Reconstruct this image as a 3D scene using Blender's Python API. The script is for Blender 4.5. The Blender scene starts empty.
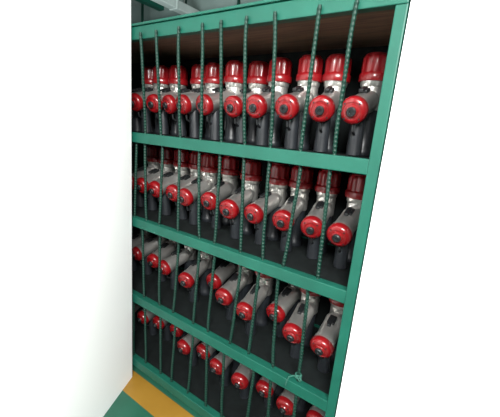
import bpy, bmesh, math, random
from mathutils import Matrix, Vector
random.seed(11)
sc = bpy.context.scene
col = sc.collection
try:
    sc.view_settings.view_transform = 'Standard'
except Exception:
    pass

H = 1.47            # camera height
R = Matrix(((.822, -.2004, .5328), (.563, .1469, -.8133), (.0845, .9688, .2335)))

# ---------------------------------------------------------------- materials
def mat(name, color, rough=.5, metal=0., var=.12, scale=30., bump=0., bscale=200., coat=0., spec=.5):
    m = bpy.data.materials.new(name); m.use_nodes = True
    nt = m.node_tree; b = nt.nodes['Principled BSDF']
    tc = nt.nodes.new('ShaderNodeTexCoord')
    n = nt.nodes.new('ShaderNodeTexNoise'); n.inputs['Scale'].default_value = scale; n.inputs['Detail'].default_value = 5
    nt.links.new(tc.outputs['Object'], n.inputs['Vector'])
    r = nt.nodes.new('ShaderNodeValToRGB')
    r.color_ramp.elements[0].position = .3; r.color_ramp.elements[1].position = .7
    r.color_ramp.elements[0].color = tuple(c*(1-var) for c in color)+(1,)
    r.color_ramp.elements[1].color = tuple(min(1, c*(1+var)) for c in color)+(1,)
    nt.links.new(n.outputs['Fac'], r.inputs['Fac']); nt.links.new(r.outputs['Color'], b.inputs['Base Color'])
    b.inputs['Roughness'].default_value = rough; b.inputs['Metallic'].default_value = metal
    b.inputs['Coat Weight'].default_value = coat; b.inputs['Coat Roughness'].default_value = .12
    b.inputs['Specular IOR Level'].default_value = spec
    if bump:
        n2 = nt.nodes.new('ShaderNodeTexNoise'); n2.inputs['Scale'].default_value = bscale
        nt.links.new(tc.outputs['Object'], n2.inputs['Vector'])
        bp = nt.nodes.new('ShaderNodeBump'); bp.inputs['Strength'].default_value = bump; bp.inputs['Distance'].default_value = .002
        nt.links.new(n2.outputs['Fac'], bp.inputs['Height']); nt.links.new(bp.outputs['Normal'], b.inputs['Normal'])
    return m
M = {}
M['teal'] = mat('teal_paint', (.0070, .079, .054), .45, 0, .14, 9, .1, 120, 0, .3)
M['rod'] = mat('rod_paint', (.0026, .026, .017), .5, 0, .3, 60, 0, 0, 0, .3)
M['red'] = mat('red_plastic', (.175, .0034, .0055), .32, 0, .10, 20, 0, 0, .35, .4)
M['silver'] = mat('cast_metal', (.54, .53, .505), .30, .82, .02, 40)
M['black'] = mat('black_rubber', (.006, .007, .008), .5, 0, .3, 60)
M['grip'] = mat('grey_grip', (.012, .014, .017), .40, 0, .25, 40)
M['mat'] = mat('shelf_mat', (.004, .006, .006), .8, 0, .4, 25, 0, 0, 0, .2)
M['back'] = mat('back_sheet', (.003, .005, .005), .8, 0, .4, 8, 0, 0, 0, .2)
M['white'] = mat('white_plaster', (.95, .95, .95), .9, 0, .005, 3)
M['far'] = mat('far_wall', (.18, .235, .22), .9, 0, .12, 2)
M['ceil'] = mat('ceiling_paint', (.25, .31, .29), .9, 0, .1, 2)
M['pale'] = mat('pale_sheet_metal', (.40, .46, .44), .5, 0, .1, 5)
M['cord'] = mat('cord_green', (.022, .11, .08), .8, 0, .3, 200)

def wood_mat():
    m = bpy.data.materials.new('plywood_brown'); m.use_nodes = True
    nt = m.node_tree; b = nt.nodes['Principled BSDF']
    tc = nt.nodes.new('ShaderNodeTexCoord'); mp = nt.nodes.new('ShaderNodeMapping'); mp.inputs['Scale'].default_value = (2, 30, 30)
    n = nt.nodes.new('ShaderNodeTexNoise'); n.inputs['Scale'].default_value = 2; n.inputs['Detail'].default_value = 6; n.inputs['Distortion'].default_value = 1
    r = nt.nodes.new('ShaderNodeValToRGB'); r.color_ramp.elements[0].position = .3; r.color_ramp.elements[1].position = .75
    r.color_ramp.elements[0].color = (.065, .034, .020, 1); r.color_ramp.elements[1].color = (.17, .095, .058, 1)
    nt.links.new(tc.outputs['Object'], mp.inputs['Vector']); nt.links.new(mp.outputs['Vector'], n.inputs['Vector'])
    nt.links.new(n.outputs['Fac'], r.inputs['Fac']); nt.links.new(r.outputs['Color'], b.inputs['Base Color'])
    b.inputs['Roughness'].default_value = .6
    return m
M['wood'] = wood_mat()

def floor_mat():
    m = bpy.data.materials.new('painted_floor'); m.use_nodes = True
    nt = m.node_tree; b = nt.nodes['Principled BSDF']
    tc = nt.nodes.new('ShaderNodeTexCoord'); sp = nt.nodes.new('ShaderNodeSeparateXYZ')
    nt.links.new(tc.outputs['Object'], sp.inputs['Vector'])
    g = nt.nodes.new('ShaderNodeMath'); g.operation = 'GREATER_THAN'; g.inputs[1].default_value = .890
    l = nt.nodes.new('ShaderNodeMath'); l.operation = 'LESS_THAN'; l.inputs[1].default_value = 1.02
    mu = nt.nodes.new('ShaderNodeMath'); mu.operation = 'MULTIPLY'
    nt.links.new(sp.outputs['Y'], g.inputs[0]); nt.links.new(sp.outputs['Y'], l.inputs[0])
    nt.links.new(g.outputs[0], mu.inputs[0]); nt.links.new(l.outputs[0], mu.inputs[1])
    n = nt.nodes.new('ShaderNodeTexNoise'); n.inputs['Scale'].default_value = 7; n.inputs['Detail'].default_value = 6
    nt.links.new(tc.outputs['Object'], n.inputs['Vector'])
    r1 = nt.nodes.new('ShaderNodeValToRGB'); r1.color_ramp.elements[0].color = (.010, .07, .042, 1); r1.color_ramp.elements[1].color = (.02, .11, .07, 1)
    r2 = nt.nodes.new('ShaderNodeValToRGB'); r2.color_ramp.elements[0].color = (.22, .11, .012, 1); r2.color_ramp.elements[1].color = (.32, .17, .022, 1)
    nt.links.new(n.outputs['Fac'], r1.inputs['Fac']); nt.links.new(n.outputs['Fac'], r2.inputs['Fac'])
    mx = nt.nodes.new('ShaderNodeMix'); mx.data_type = 'RGBA'
    nt.links.new(mu.outputs[0], mx.inputs['Factor']); nt.links.new(r1.outputs['Color'], mx.inputs['A']); nt.links.new(r2.outputs['Color'], mx.inputs['B'])
    nt.links.new(mx.outputs['Result'], b.inputs['Base Color']); b.inputs['Roughness'].default_value = .45
    return m
M['floor'] = floor_mat()

# ---------------------------------------------------------------- helpers
def link(name, bm, m, parent=None, smooth=False):
    me = bpy.data.meshes.new(name)
    bmesh.ops.recalc_face_normals(bm, faces=bm.faces)
    bm.to_mesh(me); bm.free()
    me.materials.append(m)
    if smooth:
        me.shade_smooth()
        me.set_sharp_from_angle(angle=math.radians(35))
    o = bpy.data.objects.new(name, me); col.objects.link(o); o.parent = parent
    return o

def box(bm, x0, x1, y0, y1, z0, z1, bev=0.):
    r = bmesh.ops.create_cube(bm, size=1.)
    vs = r['verts']
    for v in vs:
        v.co = Vector(((x0+x1)/2+v.co.x*(x1-x0), (y0+y1)/2+v.co.y*(y1-y0), (z0+z1)/2+v.co.z*(z1-z0)))
    if bev:
        es = list({e for v in vs for e in v.link_edges})
        bmesh.ops.bevel(bm, geom=es, offset=bev, segments=2, affect='EDGES', profile=.5)
    return bm

def prism(bm, pts, z0, z1):
    lo = [bm.verts.new((x, y, z0)) for x, y in pts]; hi = [bm.verts.new((x, y, z1)) for x, y in pts]
    bm.faces.new(lo); bm.faces.new(hi)
    for k in range(len(pts)):
        k2 = (k+1) % len(pts); bm.faces.new((lo[k], lo[k2], hi[k2], hi[k]))
    return bm

def lathe(bm, prof, n=28, mtx=Matrix(), flute=None):
    rings = []
    for i, (r, z) in enumerate(prof):
        if r < 1e-6:
            rings.append([bm.verts.new(mtx @ Vector((0, 0, z)))])
        else:
            ring = []
            for k in range(n):
                t = 2*math.pi*k/n
                rr = r
                if flute and i in flute[0]: rr = r*(1+flute[1]*math.cos(flute[2]*t))
                ring.append(bm.verts.new(mtx @ Vector((rr*math.cos(t), rr*math.sin(t), z))))
            rings.append(ring)
    for a, b in zip(rings, rings[1:]):
        for k in range(n):
            k2 = (k+1) % n
            if len(a) == 1 and len(b) == 1: continue
            if len(a) == 1: bm.faces.new((a[0], b[k], b[k2]))
            elif len(b) == 1: bm.faces.new((a[k], a[k2], b[0]))
            else: bm.faces.new((a[k], a[k2], b[k2], b[k]))
    return bm

def tube(bm, pts, r, n=10):
    pts = [Vector(p) for p in pts]
    rings = []
    up = Vector((.123, .31, .94)).normalized()
    for i, p in enumerate(pts):
        d = (pts[min(i+1, len(pts)-1)]-pts[max(i-1, 0)]).normalized()
        u = d.cross(up); u = u.normalized() if u.length > 1e-4 else Vector((1, 0, 0)); v = d.cross(u)
        rr = r[i] if isinstance(r, (list, tuple)) else r
        rings.append([bm.verts.new(p+rr*(math.cos(2*math.pi*k/n)*u+math.sin(2*math.pi*k/n)*v)) for k in range(n)])
    for a, b in zip(rings, rings[1:]):
        for k in range(n):
            bm.faces.new((a[k], a[(k+1) % n], b[(k+1) % n], b[k]))
    bm.faces.new(rings[0]); bm.faces.new(rings[-1])
    return bm

def empty(name, loc, label, cat, group=None):
    o = bpy.data.objects.new(name, None); col.objects.link(o); o.location = loc; o.empty_display_size = .05
    o['label'] = label; o['category'] = cat
    if group: o['group'] = group
    return o
def tag(o, label, cat, group=None):
    o['label'] = label; o['category'] = cat
    if group: o['group'] = group
    return o
def struct(name, bm, m):
    o = link(name, bm, m); o['kind'] = 'structure'; return o

def ray(px, py):
    return R @ Vector((px-250, 208.5-py, -315))

# ---------------------------------------------------------------- setting
struct('floor', box(bmesh.new(), -7, 3, -3.5, 4.1, -.1, 0), M['floor'])
struct('wall_left', prism(bmesh.new(), [(-1.376, .984), (-.66, -.60), (-.84, -.68), (-1.56, .984)], 0, 3.5), M['white'])
struct('wall_right', box(bmesh.new(), -.204, 3, 1.0, 1.2, 0, 3.5), M['white'])
struct('wall_back', box(bmesh.new(), -7, 3, 4.0, 4.15, 0, 3.5), M['far'])
struct('ceiling', box(bmesh.new(), -7, 3, -3.5, 4.15, 3.5, 3.6), M['ceil'])

# things seen above the rack, far behind it
bm = bmesh.new(); tube(bm, [(-6.5, 3.72, 3.0), (-2.0, 3.72, 3.0)], .06, 16)
pp = empty('ceiling_pipe', (0, 0, 0), 'green painted pipe running below the ceiling behind the rack', 'pipe')
link('pipe', bm, M['rod'], pp, True)
for x in (-4.9, -3.9, -2.9):
    bm = bmesh.new(); box(bm, x-.015, x+.015, 3.705, 3.735, 3.055, 3.5); link('hanger', bm, M['rod'], pp)
lt = empty('air_duct', (-3.9, 3.2, 3.1), 'pale grey sheet metal duct hung beneath the ceiling behind the rack', 'duct')
bm = bmesh.new(); box(bm, -.07, .07, -.9, .75, .0, .12, .01); link('duct_body', bm, M['pale'], lt)
for y in (-.8, -.25, .3):
    bm = bmesh.new(); box(bm, -.08, .08, y-.015, y+.015, -.008, .128, .003); link('flange', bm, M['pale'], lt)
for y in (-.5, .5):
    bm = bmesh.new(); box(bm, -.008, .008, y-.008, y+.008, .118, .402); link('hanger', bm, M['silver'], lt)
for x in (-4.75, -3.2):
    bm = bmesh.new(); box(bm, x-.06, x+.06, 1.6, 3.99, 3.34, 3.499); struct('trim_%d' % (1 if x < -4 else 2), bm, M['teal'])

# ---------------------------------------------------------------- the rack
XL, XR = -2.20, -.209
Y0, Y1 = 1.0, 1.455
TOPB = 1.839
SH = [1.422, .981, .531, .110]
PW = .033
rack = empty('storage_rack', (0, 0, 0), 'teal green steel storage rack with rod fronted shelves full of red tools', 'rack')
for (xa, xb) in ((XL, XL+PW), (XR-PW, XR)):
    for (ya, yb) in ((Y0, Y0+.05), (Y1-.04, Y1)):
        bm = bmesh.new(); box(bm, xa, xb, ya, yb, 0, TOPB+.06, .003); link('post', bm, M['teal'], rack)
xa, xb = XL+PW, XR-PW
for i, z in enumerate(SH):
    bm = bmesh.new(); box(bm, xa-.001, xb+.001, Y0+.002, Y0+.038, z-.048, z, .003); link('shelf_beam', bm, M['teal'], rack)
    bm = bmesh.new(); box(bm, xa-.001, xb+.001, Y1-.03, Y1-.005, z-.048, z-.004, .002); link('shelf_beam', bm, M['teal'], rack)
    for (a, b) in ((XL+.006, XL+.028), (XR-.028, XR-.006)):
        bm = bmesh.new(); box(bm, a, b, Y0+.048, Y1-.038, z-.048, z-.006, .002); link('side_rail', bm, M['teal'], rack)
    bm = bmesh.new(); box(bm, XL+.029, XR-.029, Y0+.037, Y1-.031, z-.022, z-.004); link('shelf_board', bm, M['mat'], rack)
bm = bmesh.new(); box(bm, XL-.0, XR+.0, Y0-.004, Y0+.03, TOPB, TOPB+.055, .003)
link('top_beam', bm, M['teal'], rack)
bm = bmesh.new(); box(bm, XL, XR, Y0-.012, Y1, TOPB+.056, TOPB+.066, .002); link('top_sheet', bm, M['teal'], rack)
bm = bmesh.new(); box(bm, XL+.01, XR-.01, Y0+.031, Y1-.012, TOPB+.018, TOPB+.04); link('top_board', bm, M['wood'], rack)['label'] = 'brown wooden top board'
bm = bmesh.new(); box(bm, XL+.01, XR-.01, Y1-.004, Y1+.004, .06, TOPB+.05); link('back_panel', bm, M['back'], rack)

# ribbed rods, each a little bent
def rod_mesh(L, bend):
    bm = bmesh.new(); n = 12; steps = int(L/.0035); prev = None
    for i in range(steps+1):
        z = L*i/steps; ring = []
        ox = bend*math.sin(math.pi*i/steps)+.3*bend*math.sin(3*math.pi*i/steps)
        rib = .0024*max(0, math.cos(z*2*math.pi/.014))
        for k in range(n):
            t = 2*math.pi*k/n
            r = .0061+rib*(.4+.6*abs(math.cos(t+.6)))
            ring.append(bm.verts.new((ox+r*math.cos(t), r*math.sin(t), z)))
        if prev:
            for k in range(n): bm.faces.new((prev[k], prev[(k+1) % n], ring[(k+1) % n], ring[k]))
        else: bm.faces.new(ring)
        prev = ring
    bm.faces.new(prev)
    return bm
RODX = [(-1.288+.117*k)*1.022 for k in range(-2, 9)]
rod_pos = {}
for i, z in enumerate(SH):
    L = .443 if i == 0 else (SH[i-1]-.0235-(z-.002))
    pr = [link('rod', rod_mesh(L, b), M['rod'], rack, True) for b in (.0, .004, -.005)]
    used = set()
    for k, x in enumerate(RODX):
        v = (k*2+i) % 3
        if v in used:
            o = pr[v].copy(); col.objects.link(o); o.parent = rack
        else:
            o = pr[v]; used.add(v)
        xx = x+random.uniform(-.020, .020)*(i > 0)+random.uniform(-.007, .007)
        if i == 0:
            o.location = (xx, Y0+.020, z-.001); o.rotation_euler = (math.atan2(.034, L), random.uniform(-.03, .03)+(.03 if k > 8 else 0), 0)
        else:
            o.location = (xx, Y0+.026, z-.002); o.rotation_euler = (0, random.uniform(-.06, .06), 0)
        rod_pos[(i, k)] = o.location.copy()

# ---------------------------------------------------------------- the power tool
DB = .205     # column axis to front of the end cap
TILT = math.radians(18)
def make_tool():
    root = empty('power_tool', (0, 0, 0), '', 'power tool', 'red capped power tools on the rack')
    bm = bmesh.new()
    lathe(bm, [(0, 0), (.035, 0), (.037, .004), (.037, .022), (.033, .028), (.033, .095), (.035, .102), (.036, .172), (.0, .172)])
    link('grip', bm, M['grip'], root, True)
    bm = bmesh.new()
    lathe(bm, [(0, .171), (.039, .171), (.041, .176), (.041, .252), (.044, .256), (.047, .274), (0, .274)], 36)
    link('collar', bm, M['silver'], root, True)
    bm = bmesh.new()
    lathe(bm, [(0, .272), (.0520, .272), (.0540, .275), (.0540, .297), (.0520, .300), (.0492, .302), (.0488, .306), (.0485, .346), (.0478, .355), (.0450, .3610), (.040, .363), (.039, .3680), (.036, .3695), (.012, .370), (0, .370)], 90, Matrix(), ((6, 7, 8), .040, 10))
    cup = link('top_cap', bm, M['red'], root, True)
    bm = bmesh.new(); lathe(bm, [(0, .3695), (.013, .3695), (.013, .374), (.011, .376), (0, .376)], 16)
    link('cap_button', bm, M['black'], cup, True)
    # barrel sloping down to the front (-Y)
    F = Matrix.Translation((0, 0, .147+DB*math.tan(TILT))) @ Matrix.Rotation(math.pi/2+TILT, 4, 'X')
    e = DB/math.cos(TILT)-.2-.012     # how much longer than the basic profile
    bm = bmesh.new()
    lathe(bm, [(0, -.036), (.033, -.036), (.037, -.030), (.037, .040), (.0415, .046), (.0415, .060), (.0405, .062), (.0405, .152+e), (.0435, .157+e), (.0435, .182+e), (0, .182+e)], 44, F)
    link('barrel', bm, M['silver'], root, True)
    F2 = F @ Matrix.Translation((0, 0, .012+e))
    bm = bmesh.new()
    lathe(bm, [(0, .164), (.0445, .164), (.0460, .167), (.0460, .180), (.0450, .186), (.0420, .1915), (.037, .1950), (.031, .1970), (.0295, .1950), (.022, .1955), (.0205, .199), (.017, .2005), (0, .2005)], 44, F2)
    cap = link('end_cap', bm, M['red'], root, True)
    bm = bmesh.new()
    lathe(bm, [(0, .199), (.0160, .199), (.0160, .206), (.0134, .2095), (.007, .2095), (.006, .205), (0, .205)], 20, F2)
    link('hub', bm, M['black'], cap, True)
    for k in range(4):
        t = math.pi/4+k*math.pi/2
        bm = bmesh.new(); lathe(bm, [(0, .190), (.0028, .190), (.0028, .1975), (0, .1975)], 10, F2 @ Matrix.Translation((.035*math.cos(t), .035*math.sin(t), 0)))
        link('screw', bm, M['black'], cap, True)
    # dark slanted magazine below the barrel, trigger guard, latch, lever
    bm = bmesh.new()
    tube(bm, [(0, -.116, .152), (0, -.116, .110), (.0, -.112, .065), (.0, -.108, .018), (0, -.108, .004)], [.022, .025, .025, .027, .027], 18)
    link('magazine', bm, M['grip'], root, True)
    bm = bmesh.new(); tube(bm, [(0, -.158, .126), (0, -.165, .106), (0, -.161, .087), (0, -.144, .078), (0, -.124, .074)], .005, 10)
    link('trigger_guard', bm, M['black'], root, True)
    bm = bmesh.new(); box(bm, -.015, .015, -.022, .022, .0375, .051, .004); box(bm, -.008, .008, -.042, .012, .047, .058, .003)
    bmesh.ops.transform(bm, matrix=F @ Matrix.Translation((0, 0, .086)) @ Matrix.Rotation(-math.pi/2, 4, 'X'), verts=bm.verts)
    link('latch', bm, M['black'], root)
    bm = bmesh.new(); tube(bm, [(-.033, .004, .045), (-.041, .0, .048), (-.0475, -.002, .060), (-.0475, -.002, .12), (-.043, 0, .136), (-.034, .002, .14)], .005, 10)
    link('side_lever', bm, M['black'], root, True)
    return root

ORD = ['first', 'second', 'third', 'fourth', 'fifth', 'sixth', 'seventh', 'eighth', 'ninth', 'tenth', 'eleventh', 'twelfth', 'thirteenth', 'fourteenth']
SHELF = ['top shelf', 'second shelf down', 'third shelf down', 'lowest shelf']
rows = [
    [(148, 99), (165, 101), (178, 102), (209, 104), (222, 105), (253, 106), (286, 108), (317, 108), (352, 108)],
    [(139, 186), (153, 189), (171, 195), (185, 199), (201, 206), (226, 210), (252, 218), (278, 229), (309, 235), (335, 249)],
    [(136, 257), (148, 262), (161, 270), (183, 283), (211, 283), (221, 300), (242, 315), (274, 317), (289, 338), (319, 352)],
    [(140, 320), (157, 326), (172, 332), (181, 350), (200, 355), (214, 370), (237, 385), (262, 393), (283, 410), (314, 425)],
]
proto = make_tool()
first = True
def copy_tree(o, parent=None):
    c = o.copy(); col.objects.link(c); c.parent = parent
    for ch in list(o.children): copy_tree(ch, c)
    return c
for i, row in enumerate(rows):
    zc = SH[i]-.004+.147
    pts = []
    for (px, py) in row:
        d = ray(px, py)
        if i < 2:
            Y = 1.068+random.uniform(-.008, .045); X = d.x/d.y*Y
        else:
            t = (zc-H)/d.z
            Y = min(1.185, max(1.060, d.y*t)); X = d.x/d.y*Y
        pts.append([X, Y])
    pts.sort(key=lambda p: -p[0])
    pts[0][0] = min(pts[0][0], -.303)
    while pts[-1][0] > -1.60:
        pts.append([pts[-1][0]-random.uniform(.10, .125), 1.068+random.uniform(-.004, .03)])
    yaws = [random.uniform(-.17, .17) for _ in pts]; yaws[0] = .0
    for _ in range(400):            # keep neighbours clear of each other, front and back
        for j in range(1, len(pts)):
            gap = pts[j-1][0]-pts[j][0]
            gapc = gap-(math.sin(yaws[j-1])-math.sin(yaws[j]))*.19
            g = max(.0945-gap, .1095-gapc)
            if g > 0:
                pts[j-1][0] += g*.5 if j > 1 else 0
                pts[j][0] -= g*.51
    for j, (X, Y) in enumerate(pts):
        if X < -1.66 or j >= len(ORD): continue
        o = proto if first else copy_tree(proto)
        first = False
        o.rotation_euler = (0, 0, yaws[j])
        o.location = (X-math.sin(yaws[j])*.19, Y+DB, SH[i]-.004)
        o['label'] = 'red-capped silver power tool, %s from right post on the %s' % (ORD[j], SHELF[i])

# cord knotted round a rod foot on the third shelf
p = rod_pos[(2, 10)]
bm = bmesh.new()
pts = []
for k in range(49):
    t = k/48*2*math.pi*3
    pts.append((p.x+.0115*math.cos(t), p.y+.0115*math.sin(t), p.z+.016+.016*k/48))
tube(bm, pts, .0030, 8)
tube(bm, [(p.x-.004, p.y-.011, p.z+.026), (p.x-.015, p.y-.020, p.z+.030), (p.x-.028, p.y-.026, p.z+.020), (p.x-.034, p.y-.030, p.z-.002), (p.x-.036, p.y-.031, p.z-.02)], .0028, 8)
tube(bm, [(p.x+.004, p.y-.011, p.z+.028), (p.x+.014, p.y-.020, p.z+.038), (p.x+.022, p.y-.022, p.z+.030), (p.x+.018, p.y-.020, p.z+.020), (p.x+.004, p.y-.013, p.z+.022)], .0028, 8)
tag(link('cord', bm, M['cord'], None, True), 'green cord knotted around the foot of a rod near right post', 'cord')

# ---------------------------------------------------------------- camera, lights
cam = bpy.data.cameras.new('camera'); co = bpy.data.objects.new('camera', cam); col.objects.link(co)
X = Vector(R[0]).normalized(); Z = Vector(R[2]); Z = (Z-X*X.dot(Z)).normalized(); Yv = Z.cross(X)
RR = Matrix((X, Yv, Z))
co.matrix_world = Matrix.Translation((0, 0, H)) @ RR.to_4x4()
cam.sensor_fit = 'HORIZONTAL'; cam.sensor_width = 36; cam.lens = 315/500*36; cam.clip_start = .02
sc.camera = co

def area(name, loc, target, size, power, color=(1, 1, 1)):
    l = bpy.data.lights.new(name, 'AREA'); l.shape = 'RECTANGLE'; l.size, l.size_y = size; l.energy = power; l.color = color
    o = bpy.data.objects.new(name, l); col.objects.link(o); o.location = loc
    o.rotation_euler = (Vector(target)-Vector(loc)).to_track_quat('-Z', 'Y').to_euler()
    return o
area('ceiling_lamp', (.75, -1.0, 2.60), (-.75, .85, 1.15), (1.4, .6), 255, (1, 1, .98))
area('far_wall_fill', (-3.0, 1.9, 2.0), (-3.9, 3.9, 3.3), (1.6, .6), 50, (.92, 1, 1))  # added fill light that evenly brightens the back wall, not a real fitting
w = bpy.data.worlds.new('world'); sc.world = w; w.use_nodes = True
w.node_tree.nodes['Background'].inputs['Color'].default_value = (.8, .9, .9, 1)
w.node_tree.nodes['Background'].inputs['Strength'].default_value = .13
